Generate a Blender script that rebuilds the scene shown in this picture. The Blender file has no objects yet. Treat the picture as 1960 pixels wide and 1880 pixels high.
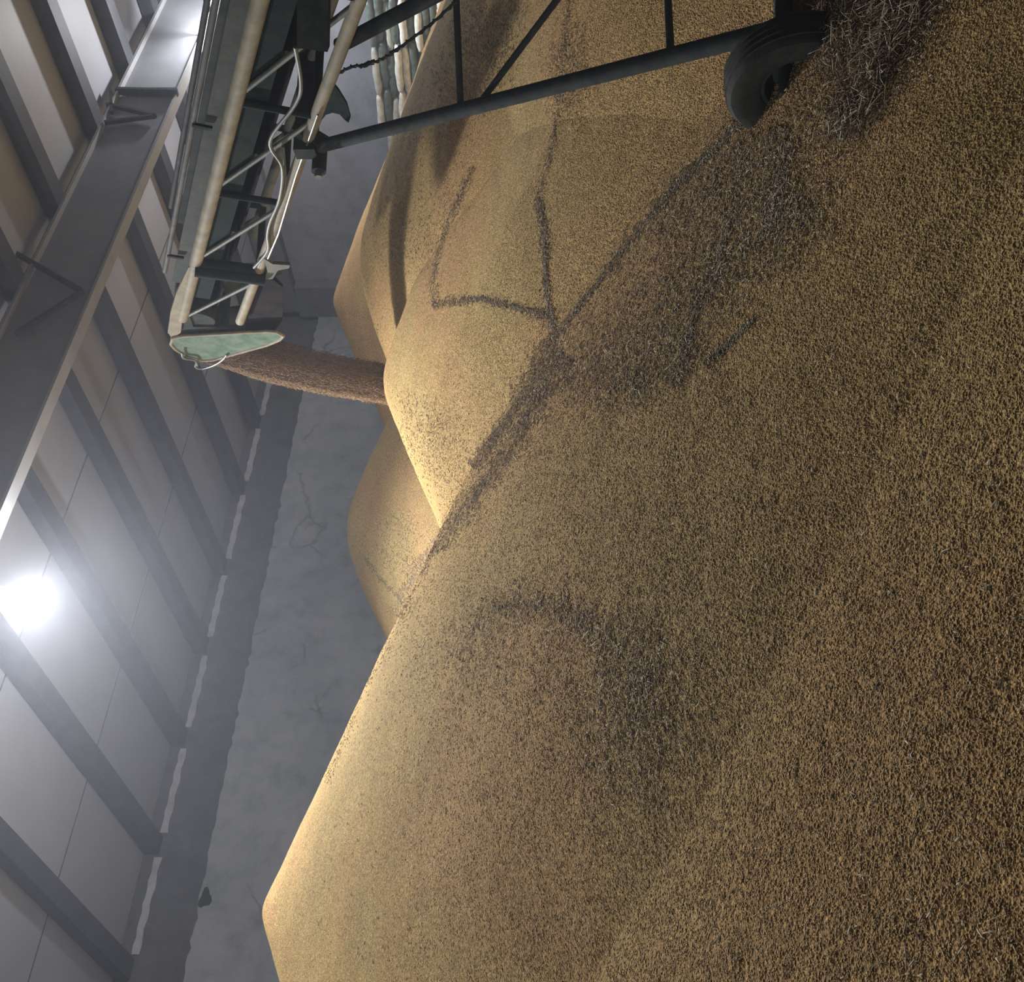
import bpy, math, random
import numpy as np
from mathutils import Vector, Matrix

C = bpy.context.scene.collection
rng = np.random.default_rng(7)
random.seed(7)

# ------------------------------------------------------------------ camera
F = 2150.0                      # focal length in photo pixels
PSI = math.radians(48.1)        # yaw away from +Y towards -X
PIT = math.atan(50 / F)
EYE = np.array([0.0, 0.0, 1.6])
FW = np.array([-math.sin(PSI) * math.cos(PIT), math.cos(PSI) * math.cos(PIT), math.sin(PIT)])
RT = np.array([math.cos(PSI), math.sin(PSI), 0.0])
UP = np.cross(RT, FW)
cam_d = bpy.data.cameras.new('camera'); cam = bpy.data.objects.new('camera', cam_d); C.objects.link(cam)
cam_d.sensor_fit = 'HORIZONTAL'; cam_d.sensor_width = 36; cam_d.lens = 36 * F / 1960
cam_d.clip_start = 0.05; cam_d.clip_end = 200
# the photo is held on its side: the picture's right is the world's down
M = Matrix((tuple(-UP), tuple(RT), tuple(-FW))).transposed().to_4x4()
M.translation = Vector(EYE); cam.matrix_world = M
bpy.context.scene.camera = cam

def ray(u, v):
    u = np.asarray(u, float); v = np.asarray(v, float)
    return FW + ((u - 940) / F)[..., None] * RT - ((v - 980) / F)[..., None] * UP
def at(u, v, depth): return EYE + ray(u, v) * depth
def onplane(u, v, p0, n):
    r = ray(u, v); t = ((p0 - EYE) @ n) / (r @ n); return EYE + r * t

# ------------------------------------------------------------------ light, exposure
vs = bpy.context.scene.view_settings
vs.view_transform = 'Standard'; vs.look = 'None'; vs.gamma = 1; vs.use_curve_mapping = False
vs.exposure = -0.12
w = bpy.data.worlds.new('world'); bpy.context.scene.world = w; w.use_nodes = True
w.node_tree.nodes['Background'].inputs[0].default_value = (0.5, 0.56, 0.7, 1)
w.node_tree.nodes['Background'].inputs[1].default_value = 0.02
cy = bpy.context.scene.cycles
cy.use_adaptive_sampling = True; cy.adaptive_threshold = 0.05
cy.max_bounces = 6; cy.diffuse_bounces = 2; cy.glossy_bounces = 2; cy.volume_bounces = 0; cy.transmission_bounces = 2
LAMP_POWER = 420.0
SPOT_POWER = 2900.0
LAMP_COL = (0.94, 0.95, 1.0)
LAMPS = [(-9.77, 7.23, 7.50), (-8.85, 19.55, 7.32), (-9.3, -5.2, 7.45), (6.0, 7.2, 7.6)]  # last two are unseen lamps, added as fill light
HAZE = 0.0045      # grain dust in the air of the hall
vsn = w.node_tree.nodes.new('ShaderNodeVolumeScatter'); vsn.inputs['Color'].default_value = (.86, .90, 1, 1)
vsn.inputs['Density'].default_value = HAZE; vsn.inputs['Anisotropy'].default_value = .6
w.node_tree.links.new(vsn.outputs[0], w.node_tree.nodes['World Output'].inputs['Volume'])

# ------------------------------------------------------------------ helpers
def new_obj(name, verts, faces, mat=None, parent=None, smooth=False, col=None):
    me = bpy.data.meshes.new(name)
    verts = np.asarray(verts, np.float32)
    if isinstance(faces, np.ndarray):
        nf, k = faces.shape
        me.vertices.add(len(verts)); me.vertices.foreach_set('co', verts.ravel())
        me.loops.add(nf * k); me.loops.foreach_set('vertex_index', faces.ravel().astype(np.int32))
        me.polygons.add(nf)
        me.polygons.foreach_set('loop_start', np.arange(0, nf * k, k, dtype=np.int32))
        me.update(calc_edges=True)
    else:
        me.from_pydata([tuple(map(float, v)) for v in verts], [], faces); me.update()
    if smooth: me.polygons.foreach_set('use_smooth', np.ones(len(me.polygons), bool))
    if col is not None:
        a = me.color_attributes.new('tint', 'FLOAT_COLOR', 'POINT')
        a.data.foreach_set('color', np.asarray(col, np.float32).ravel())
    if mat is not None: me.materials.append(mat)
    o = bpy.data.objects.new(name, me); C.objects.link(o)
    if parent is not None:
        o.parent = parent; o.matrix_parent_inverse = parent.matrix_world.inverted()
    return o

def tag(o, label=None, cat=None, group=None, kind=None):
    if label: o['label'] = label
    if cat: o['category'] = cat
    if group: o['group'] = group
    if kind: o['kind'] = kind
    return o
def empty(name, loc):
    o = bpy.data.objects.new(name, None); C.objects.link(o)
    o.matrix_world = Matrix.Translation(Vector([float(a) for a in loc])); return o
def part(name, mb, mat, parent, label=None):
    o = mb.build(name, mat, parent)
    if label: o['label'] = label
    return o

class MB:
    def __init__(s): s.v = []; s.f = []; s.sm = False
    def add(s, vs_, fs):
        b = len(s.v); s.v += [tuple(map(float, v)) for v in vs_]; s.f += [tuple(b + i for i in f) for f in fs]; return s
    def hexa(s, P):   # 8 points, bottom loop then top loop
        return s.add(P, [(3,2,1,0),(4,5,6,7),(0,1,5,4),(1,2,6,5),(2,3,7,6),(3,0,4,7)])
    def box(s, x0, x1, y0, y1, z0, z1):
        return s.hexa([(x0,y0,z0),(x1,y0,z0),(x1,y1,z0),(x0,y1,z0),(x0,y0,z1),(x1,y0,z1),(x1,y1,z1),(x0,y1,z1)])
    def tube(s, pts, r, n=12, cap=True, r2=None):
        pts = [np.asarray(p, float) for p in pts]; m = len(pts); b = len(s.v); prev = None
        for i, p in enumerate(pts):
            d = (pts[min(i+1, m-1)] - pts[max(i-1, 0)]); d = d / np.linalg.norm(d)
            if prev is None:
                a = np.array([0,0,1.]) if abs(d[2]) < .9 else np.array([1.,0,0])
                e1 = np.cross(d, a)
            else: e1 = prev - d * (prev @ d)
            e1 /= np.linalg.norm(e1); prev = e1; e2 = np.cross(d, e1)
            rr = r if r2 is None else r + (r2 - r) * i / (m - 1)
            for k in range(n):
                t = 2*math.pi*k/n; s.v.append(tuple(p + rr*(math.cos(t)*e1 + math.sin(t)*e2)))
        for i in range(m-1):
            for k in range(n):
                a = b+i*n+k; c = b+i*n+(k+1)%n; s.f.append((a, c, c+n, a+n))
        if cap:
            s.f.append(tuple(b+k for k in range(n))[::-1]); s.f.append(tuple(b+(m-1)*n+k for k in range(n)))
        s.sm = True; return s
    def bar(s, a, b_, wd, ht, side):  # rectangular bar from a to b, side = approx width direction
        a = np.asarray(a, float); b_ = np.asarray(b_, float); d = b_-a; d /= np.linalg.norm(d)
        e = np.asarray(side, float); e = e - d*(e@d); e /= np.linalg.norm(e); g = np.cross(d, e)
        q = [(-1,-1),(1,-1),(1,1),(-1,1)]
        return s.hexa([a + e*wd/2*i + g*ht/2*j for i, j in q] + [b_ + e*wd/2*i + g*ht/2*j for i, j in q])
    def prism(s, poly, off):   # closed polygon of 3D points pushed along off
        n = len(poly); off = np.asarray(off, float); P = [np.asarray(p, float) for p in poly]
        b = len(s.v); s.v += [tuple(p) for p in P] + [tuple(p + off) for p in P]
        s.f.append(tuple(b+i for i in range(n))); s.f.append(tuple(b+n+i for i in range(n))[::-1])
        for i in range(n): j = (i+1) % n; s.f.append((b+i, b+n+i, b+n+j, b+j))
        return s
    def revolve(s, prof, origin, axis, up, n=48):  # prof: (radius, along axis)
        axis = np.asarray(axis, float); e1 = np.asarray(up, float); e1 = e1-axis*(e1@axis); e1 /= np.linalg.norm(e1); e2 = np.cross(axis, e1)
        b = len(s.v); m = len(prof)
        for k in range(n):
            t = 2*math.pi*k/n; dr = math.cos(t)*e1 + math.sin(t)*e2
            for (r, h) in prof: s.v.append(tuple(origin + dr*r + axis*h))
        for k in range(n):
            for i in range(m-1):
                a = b+k*m+i; c = b+((k+1) % n)*m+i; s.f.append((a, c, c+1, a+1))
        s.sm = True; return s
    def build(s, name, mat, parent=None):
        me = bpy.data.meshes.new(name); me.from_pydata(s.v, [], s.f); me.update()
        import bmesh
        bm = bmesh.new(); bm.from_mesh(me); bmesh.ops.recalc_face_normals(bm, faces=bm.faces); bm.to_mesh(me); bm.free()
        if s.sm:
            me.polygons.foreach_set('use_smooth', np.ones(len(me.polygons), bool))
            try: me.set_sharp_from_angle(angle=math.radians(40))
            except Exception: pass
        me.materials.append(mat)
        o = bpy.data.objects.new(name, me); C.objects.link(o)
        if parent is not None:
            o.parent = parent; o.matrix_parent_inverse = parent.matrix_world.inverted()
        return o

# ------------------------------------------------------------------ materials
def mat_new(name, col, rough=0.7, metal=0.0):
    m = bpy.data.materials.new(name); m.use_nodes = True
    p = m.node_tree.nodes['Principled BSDF']
    p.inputs['Base Color'].default_value = (*col, 1); p.inputs['Roughness'].default_value = rough
    p.inputs['Metallic'].default_value = metal
    try: p.inputs['Specular IOR Level'].default_value = 0.35
    except Exception: pass
    return m, m.node_tree, p
def N(nt, t, **kw):
    n = nt.nodes.new(t)
    for k, v_ in kw.items(): setattr(n, k, v_)
    return n
def noise(nt, vec, scale, detail=3, rough=.55, dist=0):
    n = N(nt, 'ShaderNodeTexNoise'); n.inputs['Scale'].default_value = scale; n.inputs['Detail'].default_value = detail
    n.inputs['Roughness'].default_value = rough; n.inputs['Distortion'].default_value = dist
    nt.links.new(vec, n.inputs['Vector']); return n.outputs['Fac']
def ramp(nt, fac, stops):
    r = N(nt, 'ShaderNodeValToRGB'); e = r.color_ramp.elements
    while len(e) < len(stops): e.new(0.5)
    for el, (p, c) in zip(e, stops): el.position = p; el.color = (*c, 1) if len(c) == 3 else c
    nt.links.new(fac, r.inputs['Fac']); return r.outputs['Color']
def mix(nt, fac, a, b, bt='MIX'):
    m = N(nt, 'ShaderNodeMix', data_type='RGBA', blend_type=bt)
    for sock, val in ((m.inputs[0], fac), (m.inputs[6], a), (m.inputs[7], b)):
        if isinstance(val, (int, float)): sock.default_value = val
        elif isinstance(val, tuple): sock.default_value = (*val, 1) if len(val) == 3 else val
        else: nt.links.new(val, sock)
    return m.outputs[2]
def bump(nt, p, h, strength, dist):
    b = N(nt, 'ShaderNodeBump'); b.inputs['Strength'].default_value = strength; b.inputs['Distance'].default_value = dist
    nt.links.new(h, b.inputs['Height']); nt.links.new(b.outputs[0], p.inputs['Normal']); return b
def objvec(nt): return N(nt, 'ShaderNodeTexCoord').outputs['Object']

def painted(name, c1, c2, rough=.5, metal=0.0, scale=6, bstr=.15):
    m, nt, p = mat_new(name, c1, rough, metal); v_ = objvec(nt)
    if max(c2) < .09: p.inputs['Specular IOR Level'].default_value = .08; p.inputs['Roughness'].default_value = .85; p.inputs['Metallic'].default_value = 0
    f = noise(nt, v_, scale, 6, .65)
    nt.links.new(ramp(nt, f, [(.35, c1), (.65, c2)]), p.inputs['Base Color'])
    bump(nt, p, noise(nt, v_, scale*8, 3), bstr, .004); return m

def grain_mat(name, tint=(1, 1, 1)):
    m, nt, p = mat_new(name, (.4, .3, .15), .9); p.inputs['Specular IOR Level'].default_value = .06
    g = N(nt, 'ShaderNodeNewGeometry').outputs['Position']
    # kernels: voronoi cells stretched along wandering directions
    wob = N(nt, 'ShaderNodeTexNoise'); wob.inputs['Scale'].default_value = 55; wob.inputs['Detail'].default_value = 2
    nt.links.new(g, wob.inputs['Vector'])
    va = N(nt, 'ShaderNodeVectorMath', operation='MULTIPLY_ADD'); va.inputs[1].default_value = (.016, .016, .016)
    nt.links.new(wob.outputs['Color'], va.inputs[0]); nt.links.new(g, va.inputs[2])
    vo = N(nt, 'ShaderNodeTexVoronoi'); vo.inputs['Scale'].default_value = 120
    nt.links.new(va.outputs[0], vo.inputs['Vector'])
    fine = noise(nt, va.outputs[0], 110, 2, .6)
    mid = noise(nt, g, 34, 4, .7)
    big = noise(nt, g, 0.55, 3, .5, .4)
    tone = noise(nt, g, 1.7, 3, .6)
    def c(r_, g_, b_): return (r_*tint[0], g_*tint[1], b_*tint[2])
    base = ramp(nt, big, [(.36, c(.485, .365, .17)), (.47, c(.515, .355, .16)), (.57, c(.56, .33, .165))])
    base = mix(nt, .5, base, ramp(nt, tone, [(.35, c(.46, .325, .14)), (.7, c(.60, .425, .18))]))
    base = mix(nt, 1.0, base, ramp(nt, noise(nt, g, 46, 3, .75), [(.34, (.62, .60, .56)), (.5, (1, 1, 1)), (.66, (1.28, 1.26, 1.2))]), 'MULTIPLY')
    speck = ramp(nt, fine, [(.30, (.58, .53, .46)), (.48, (.95, .95, .95)), (.72, (1.25, 1.22, 1.15))])
    base = mix(nt, 1.0, base, speck, 'MULTIPLY')
    cs = N(nt, 'ShaderNodeSeparateColor'); nt.links.new(vo.outputs['Color'], cs.inputs[0])
    kern = ramp(nt, cs.outputs[0], [(0, (.55, .5, .42)), (.12, (.85, .84, .8)), (.8, (1.05, 1.05, 1.02)), (1, (1.35, 1.3, 1.2))])
    base = mix(nt, 1.0, base, kern, 'MULTIPLY')
    nt.links.new(base, p.inputs['Base Color'])
    ma = N(nt, 'ShaderNodeMath', operation='MULTIPLY_ADD'); ma.inputs[1].default_value = -.9
    nt.links.new(vo.outputs['Distance'], ma.inputs[0]); nt.links.new(fine, ma.inputs[2])
    m2 = N(nt, 'ShaderNodeMath', operation='MULTIPLY_ADD'); m2.inputs[1].default_value = 1.2
    nt.links.new(mid, m2.inputs[0]); nt.links.new(ma.outputs[0], m2.inputs[2])
    bump(nt, p, m2.outputs[0], .7, .0065)
    return m

def tint_mat(name, rough=.6, mul=1.0):
    m, nt, p = mat_new(name, (.4, .3, .2), rough); p.inputs['Specular IOR Level'].default_value = .15
    a = N(nt, 'ShaderNodeVertexColor', layer_name='tint'); nt.links.new(a.outputs[0], p.inputs['Base Color'])
    return m

MT = {}
MT['grain'] = grain_mat('grain')
MT['grain_shaded'] = grain_mat('grain_in_shade', (.58, .60, .62))  # same grain tinted down: weaker light on the back heap put into the colour
MT['chaff'] = tint_mat('chaff', .85)
MT['kernel'] = tint_mat('kernel', .75)
MT['green'] = painted('green_paint', (.085, .15, .10), (.20, .27, .20), .45, 0, 9)
MT['dusty'] = painted('dusty_green_steel', (.15, .17, .15), (.26, .26, .215), .55, .1, 7)
MT['board'] = painted('grey_green_board', (.05, .062, .055), (.10, .11, .095), .8, 0, 7)
MT['rail'] = painted('dull_rail', (.10, .105, .10), (.17, .17, .155), .7, 0, 9)
MT['cream'] = painted('dust_covered_steel', (.27, .24, .165), (.40, .35, .24), .7, 0, 8)
MT['dark'] = painted('dark_steel', (.035, .042, .042), (.07, .078, .074), .55, .1, 8)
MT['darkgreen'] = painted('dark_green_steel', (.014, .026, .024), (.03, .045, .04), .5, .1, 8)
MT['steel'] = painted('worn_steel', (.20, .21, .20), (.34, .34, .32), .4, .4, 12)
MT['rubber'] = painted('rubber', (.045, .046, .042), (.075, .075, .068), .75, 0, 14, .3)
MT['belt'] = painted('belt_rubber', (.010, .010, .012), (.03, .024, .02), .8, 0, 5)
MT['roofdark'] = painted('rafter_dark_grey', (.05, .052, .062), (.075, .078, .09), .6, 0, 1.5)  # darker grey than the roof sheets
MT['girder'] = painted('girder_paint', (.26, .265, .285), (.33, .335, .355), .45, 0, 1.2)
MT['girderlight'] = painted('girder_flange_paint', (.36, .36, .37), (.44, .44, .44), .5, 0, 2)
MT['strip'] = painted('pale_strip', (.36, .36, .38), (.50, .50, .52), .6, 0, 3)
MT['eave'] = painted('eave_shaded', (.09, .09, .10), (.13, .13, .14), .8, 0, 2)  # darker than the walls: shade of the set-back band put into the colour
MT['sack_dark'] = painted('grey_green_sacking', (.04, .06, .05), (.095, .125, .105), .35, 0, 10, .5)
MT['sack_pale'] = painted('pale_sacking', (.42, .43, .39), (.62, .62, .57), .35, 0, 9, .8)
MT['sack_mid'] = painted('dusty_sacking', (.28, .30, .27), (.42, .43, .39), .4, 0, 9, .6)

def concrete(name, c1, c2, crack=.6):
    m, nt, p = mat_new(name, c1, .85)
    g = N(nt, 'ShaderNodeNewGeometry').outputs['Position']
    base = ramp(nt, noise(nt, g, .5, 6, .6), [(.3, c1), (.7, c2)])
    st = ramp(nt, noise(nt, g, 2.3, 8, .7), [(.32, (.66, .66, .66)), (.5, (.98, .98, .98)), (.62, (1.1, 1.09, 1.07))])
    base = mix(nt, .7, base, st, 'MULTIPLY')
    vo = N(nt, 'ShaderNodeTexVoronoi', feature='DISTANCE_TO_EDGE'); vo.inputs['Scale'].default_value = .42
    dn = N(nt, 'ShaderNodeTexNoise'); dn.inputs['Scale'].default_value = 1.6; dn.inputs['Detail'].default_value = 5
    nt.links.new(g, dn.inputs['Vector'])
    va = N(nt, 'ShaderNodeVectorMath', operation='MULTIPLY_ADD'); va.inputs[1].default_value = (.9, .9, .9)
    nt.links.new(dn.outputs['Color'], va.inputs[0]); nt.links.new(g, va.inputs[2]); nt.links.new(va.outputs[0], vo.inputs['Vector'])
    cr = ramp(nt, vo.outputs['Distance'], [(0, (.3, .3, .3)), (.012, (.8, .8, .8)), (.03, (1, 1, 1))])
    msk = ramp(nt, noise(nt, g, .9, 2), [(.5, (0, 0, 0)), (.6, (1, 1, 1))])
    cr = mix(nt, msk, (1, 1, 1), cr)
    base = mix(nt, crack, base, cr, 'MULTIPLY')
    nt.links.new(base, p.inputs['Base Color'])
    bump(nt, p, noise(nt, g, 9, 8, .7), .35, .02); return m
MT['wall'] = concrete('wall_concrete', (.31, .325, .345), (.42, .43, .45))
MT['endwall'] = concrete('plaster', (.28, .29, .325), (.35, .36, .395), .05)
MT['pilaster'] = concrete('pilaster_concrete', (.17, .175, .19), (.22, .22, .24), .05)
MT['floor'] = concrete('floor_concrete', (.2, .2, .19), (.3, .3, .28))

def roof_material():
    m, nt, p = mat_new('roof_sheet', (.42, .42, .45), .55)
    g = N(nt, 'ShaderNodeNewGeometry').outputs['Position']
    base = ramp(nt, noise(nt, g, .35, 5, .6), [(.3, (.39, .40, .44)), (.7, (.49, .50, .54))])
    s = N(nt, 'ShaderNodeSeparateXYZ'); nt.links.new(g, s.inputs[0])
    a = N(nt, 'ShaderNodeMath', operation='ADD'); a.inputs[1].default_value = 15.62 + 295; nt.links.new(s.outputs[0], a.inputs[0])
    b = N(nt, 'ShaderNodeMath', operation='MODULO'); b.inputs[1].default_value = 2.95; nt.links.new(a.outputs[0], b.inputs[0])
    c = N(nt, 'ShaderNodeMath', operation='LESS_THAN'); c.inputs[1].default_value = .035; nt.links.new(b.outputs[0], c.inputs[0])
    nt.links.new(mix(nt, c.outputs[0], base, (.12, .12, .14)), p.inputs['Base Color'])
    bump(nt, p, noise(nt, g, 3, 3), .1, .02); return m
MT['roof'] = roof_material()
def emit(name, col, s):
    m = bpy.data.materials.new(name); m.use_nodes = True; nt = m.node_tree; nt.nodes.clear()
    e = N(nt, 'ShaderNodeEmission'); e.inputs[0].default_value = (*col, 1); e.inputs[1].default_value = s
    o = N(nt, 'ShaderNodeOutputMaterial'); nt.links.new(e.outputs[0], o.inputs[0]); return m
MT['lamp'] = emit('lamp_glass', (.9, .95, 1), 60)
try: MT['lamp'].cycles.emission_sampling = 'NONE'
except Exception: pass

# ------------------------------------------------------------------ building
XL, YE, XR, YB = -18.1, 22.5, 14.0, -9.0
WT = 7.16
def roofz(x): return 8.30 + .07 * (x - XL) if x < 0 else 8.30 + .07 * (0 - XL) - .07 * x
def struct(name, mb, m): return tag(mb.build(name, m), kind='structure')
struct('floor', MB().box(XL, XR, YB, YE, -.2, 0), MT['floor'])
# left wall with a worn, uneven top edge
def rough_wall():
    n = 260; ys = np.linspace(YB, YE, n); v_ = []; f = []
    for y in ys:
        z = WT + .012*math.sin(y*7.1) + .01*math.sin(y*17.3+1) + (.05*random.random() if random.random() < .25 else 0)*-1
        for x, zz in ((XL, 0), (XL, z), (XL-.3, z), (XL-.3, 0)): v_.append((x, y, zz))
    for i in range(n-1):
        for k in range(3): a = 4*i+k; f.append((a, a+1, a+5, a+4))
    f.append((0, 1, 2, 3)); b = 4*(n-1); f.append((b+3, b+2, b+1, b))
    return MB().add(v_, f)
struct('wall_left', rough_wall(), MT['wall'])
tz = roofz(XL)
struct('trim_1', MB().box(XL-.45, XL-.12, YB, YE, WT-.05, tz+.05), MT['eave'])
struct('wall_end', MB().prism([(XL-.4, YE, 0), (XR+.2, YE, 0), (XR+.2, YE, roofz(XR)), (0, YE, roofz(0)), (XL-.4, YE, tz)], (0, .25, 0)), MT['endwall'])
struct('wall_right', MB().box(XR, XR+.25, YB, YE, 0, roofz(XR)), MT['wall'])
struct('wall_rear', MB().prism([(XL-.4, YB, 0), (XR+.2, YB, 0), (XR+.2, YB, roofz(XR)), (0, YB, roofz(0)), (XL-.4, YB, tz)], (0, -.25, 0)), MT['wall'])
struct('ceiling', MB().prism([(XL-.6, YB, tz-.03), (0, YB, roofz(0)), (XR+.3, YB, roofz(XR)), (XR+.3, YB, roofz(XR)+.12), (0, YB, roofz(0)+.12), (XL-.6, YB, tz+.1)], (0, YE-YB, 0)), MT['roof'])
# corner pilaster and gable beam
struct('trim_2', MB().box(XL, -17.18, YE-.35, YE, 0, 7.62), MT['pilaster'])
struct('trim_3', MB().prism([(-17.9, YE-.3, 7.62), (0, YE-.3, 8.75), (0, YE-.3, roofz(0)-.02), (-17.9, YE-.3, roofz(-17.9)-.02)], (0, .3, 0)), MT['pilaster'])
# broken hole in the concrete wall
hp = onplane(160, 393, np.array([XL, 0, 0]), np.array([1., 0, 0]))
hb = MB(); pts = []
for k in range(14):
    t = 2*math.pi*k/14; rr = .13*(1 + .25*math.sin(3*t+1))
    pts.append((XL+.004, hp[1]+rr*1.25*math.cos(t), hp[2]+rr*.75*math.sin(t)))
hb.prism(pts, (.004, 0, 0))
hm, _, _ = mat_new('hole_dark', (.03, .03, .03), 1)
tag(hb.build('wall_hole', hm), 'small dark broken hole high in the bare concrete side wall', 'hole')

# rafters
RY = [6.15, 8.2, 10.25, 12.25, 14.2, 16.4, 18.45, 20.4]
allr = [-4.1+2.05*k for k in range(-2, 5)] + RY
ords = {20.4: 'first', 18.45: 'second', 16.4: 'third', 14.2: 'fourth', 12.25: 'fifth', 10.25: 'sixth', 8.2: 'seventh', 6.15: 'eighth', -4.1+2.05*4: 'ninth'}
for y in allr:
    m = MB(); hw = .16; d = .26
    for xa, xb in ((XL-.1, 0), (0, XR)):
        m.prism([(xa, y-hw, roofz(xa)-.02), (xb, y-hw, roofz(xb)-.02), (xb, y-hw, roofz(xb)-d), (xa, y-hw, roofz(xa)-d)], (0, 2*hw, 0))
    o = m.build('roof_rafter', MT['roofdark'])
    od = ords.get(y)
    tag(o, ('dark grey roof rafter, the %s one counted from the far end wall' % od) if od else 'dark grey roof rafter near the camera end of the hall', 'rafter', 'dark rafters crossing under the roof sheets')
# pale strips along the eave between rafters
for i in range(len(RY)-1):
    a, b = RY[i]+.22, RY[i+1]-.22
    n = 12; mb = MB(); top = []; bot = []
    for k in range(n+1):
        y = a+(b-a)*k/n; top.append((XL-.12, y, 8.09+.012*math.sin(k*2.3+i))); bot.append((XL-.12, y, 7.97-.015*math.sin(k*1.7+i*2)))
    mb.prism(top + bot[::-1], (.05, 0, 0))
    od = ['seventh', 'sixth', 'fifth', 'fourth', 'third', 'second', 'first'][i]
    tag(mb.build('eave_strip', MT['strip']), 'pale strip along the eave above the side wall, %s bay from the end wall' % od, 'strip', 'pale strips along the eave')
# the big girder
gx = -9.5
g = empty('roof_girder', (gx, YE-.3, 7.65)); tag(g, 'long grey steel roof girder running the length of the hall towards the end wall', 'girder')
part('web', MB().box(gx-.02, gx+.02, YB, YE-.3, 7.66, 8.64), MT['girder'], g)
part('lower_flange', MB().box(gx-.12, gx+.09, YB, YE-.3, 7.62, 7.66), MT['girderlight'], g)
part('upper_flange', MB().box(gx-.12, gx+.12, YB, YE-.3, 8.61, 8.65), MT['girderlight'], g)
pg = onplane(1701, 346, np.array([gx, 0, 0]), np.array([1., 0, 0]))
part('splice_plate', MB().box(gx+.02, gx+.05, pg[1]-.12, pg[1]+.12, 7.66, 8.5), MT['roofdark'], g)
for (a, b) in [((1664, 214), (1882-172, 212)), ((1645, 200), (1658, 298)), ((1395, 30), (1322, 158)), ((1322, 158), (1240, 30)), ((1658, 298), (1680, 205))]:
    pa = onplane(*a, np.array([gx+.1, 0, 0]), np.array([1., 0, 0])); pb = onplane(*b, np.array([gx+.1, 0, 0]), np.array([1., 0, 0]))
    part('cross_brace', MB().bar(pa, pb, .07, .05, (1, 0, 0)), MT['dark'], g)
pa = onplane(1706, 222, np.array([gx+.1, 0, 0]), np.array([1., 0, 0])); pb = onplane(1703, 340, np.array([gx+.1, 0, 0]), np.array([1., 0, 0]))
part('cross_brace', MB().bar(pa, pb, .12, .06, (1, 0, 0)), MT['dark'], g)

# lamps
for i, (x, y, z) in enumerate(LAMPS):
    lab = ['bright round floodlight under the girder above the foreground heap', 'bright floodlight under the girder above the stacked sacks', None, None][i]
    r = empty('floodlight', (x, y, z))
    tag(r, lab or 'added fill floodlight hanging from the roof, unseen outside the picture', 'lamp', 'floodlights under the roof')
    hz = 7.62 if x < -5 else roofz(x)-.34
    part('housing', MB().revolve([(0, .09), (.10, .09), (.12, .02), (.17, -.02), (.17, -.035), (.14, -.035), (.14, -.02)], np.array([x, y, z+.06]), (0, 0, 1), (1, 0, 0), 32), MT['dark'], r)
    part('bulb', MB().revolve([(0.001, -.10), (.06, -.09), (.10, -.06), (.125, -.0), (.10, .03), (.001, .03)], np.array([x, y, z]), (0, 0, 1), (1, 0, 0), 24), MT['lamp'], r)
    part('bracket', MB().bar((x, y, z+.14), (gx if x < -5 else x, y, hz+.02), .04, .04, (0, 1, 0)), MT['dark'], r)
    ld = bpy.data.lights.new('lamp_light', 'POINT'); ld.energy = LAMP_POWER*(1, 1.1, .05, .07)[i]; ld.color = LAMP_COL; ld.shadow_soft_size = .13
    lo = bpy.data.objects.new('lamp_light', ld); C.objects.link(lo); lo.location = (x, y, z-.26)
    lo.parent = r; lo.matrix_parent_inverse = r.matrix_world.inverted()
    if i > 2: continue
    sd = bpy.data.lights.new('lamp_beam', 'SPOT'); sd.energy = SPOT_POWER*(1, .45, .42, .04)[i]; sd.color = LAMP_COL; sd.shadow_soft_size = .13
    sd.spot_size = math.radians(140); sd.spot_blend = .7
    so = bpy.data.objects.new('lamp_beam', sd); C.objects.link(so); so.location = (x, y, z-.27)
    aim = Vector([(-9.4, 3.0, 0), (-8.6, 15.5, 0), (-5.5, 3.0, 0), (3, 4, 0)][i]) - Vector((x, y, z-.27))
    so.rotation_euler = aim.to_track_quat('-Z', 'Y').to_euler()
    so.parent = r; so.matrix_parent_inverse = r.matrix_world.inverted()

# ------------------------------------------------------------------ grain heaps
S = 1.25
CONES = [('near', 135, 506, 8.0*S, .48, .1), ('fresh', 1150, 731, 9.0*S, .475, .25), ('mid', 1375, 694, 10.3*S, .48, .6),
         ('far', 1303, 638, 15.5*S, .45, .1), ('back', 865, 668, 13.2*S, .54, .55), ('right', 1620, 835, 8.9*S, .4, .8)]
HP = []
for (nm, u, v_, d, s_, r_) in CONES:
    p = at(u, v_, d); HP.append((nm, p[0], p[1], p[2], s_, r_))
def vnoise(x, y, sc, seed):
    r_ = np.random.default_rng(seed); T = r_.random((64, 64)); X = x/sc; Y = y/sc
    i = np.floor(X).astype(int); j = np.floor(Y).astype(int); fx = X-i; fy = Y-j
    fx = fx*fx*(3-2*fx); fy = fy*fy*(3-2*fy)
    a = T[i % 64, j % 64]; b = T[(i+1) % 64, j % 64]; c = T[i % 64, (j+1) % 64]; d = T[(i+1) % 64, (j+1) % 64]
    return (a*(1-fx)+b*fx)*(1-fy)+(c*(1-fx)+d*fx)*fy - .5
def und(x, y): return .05*vnoise(x, y, 1.6, 1) + .022*vnoise(x, y, .5, 2) + .008*vnoise(x, y, .13, 3)
def hone(i, x, y):
    if i == len(HP): return AP[0] + AP[1]*x + AP[2]*y
    nm, cx, cy, cz, s_, r_ = HP[i]; d = np.hypot(x-cx, y-cy)
    return cz + s_*r_ - s_*np.sqrt(d*d + r_*r_)
AP = None
def hall(x, y):
    hs = [hone(i, x, y) for i in range(len(HP) + (AP is not None))]
    return np.maximum.reduce(hs)
def height(x, y): return hall(x, y) + und(x, y)
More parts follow.
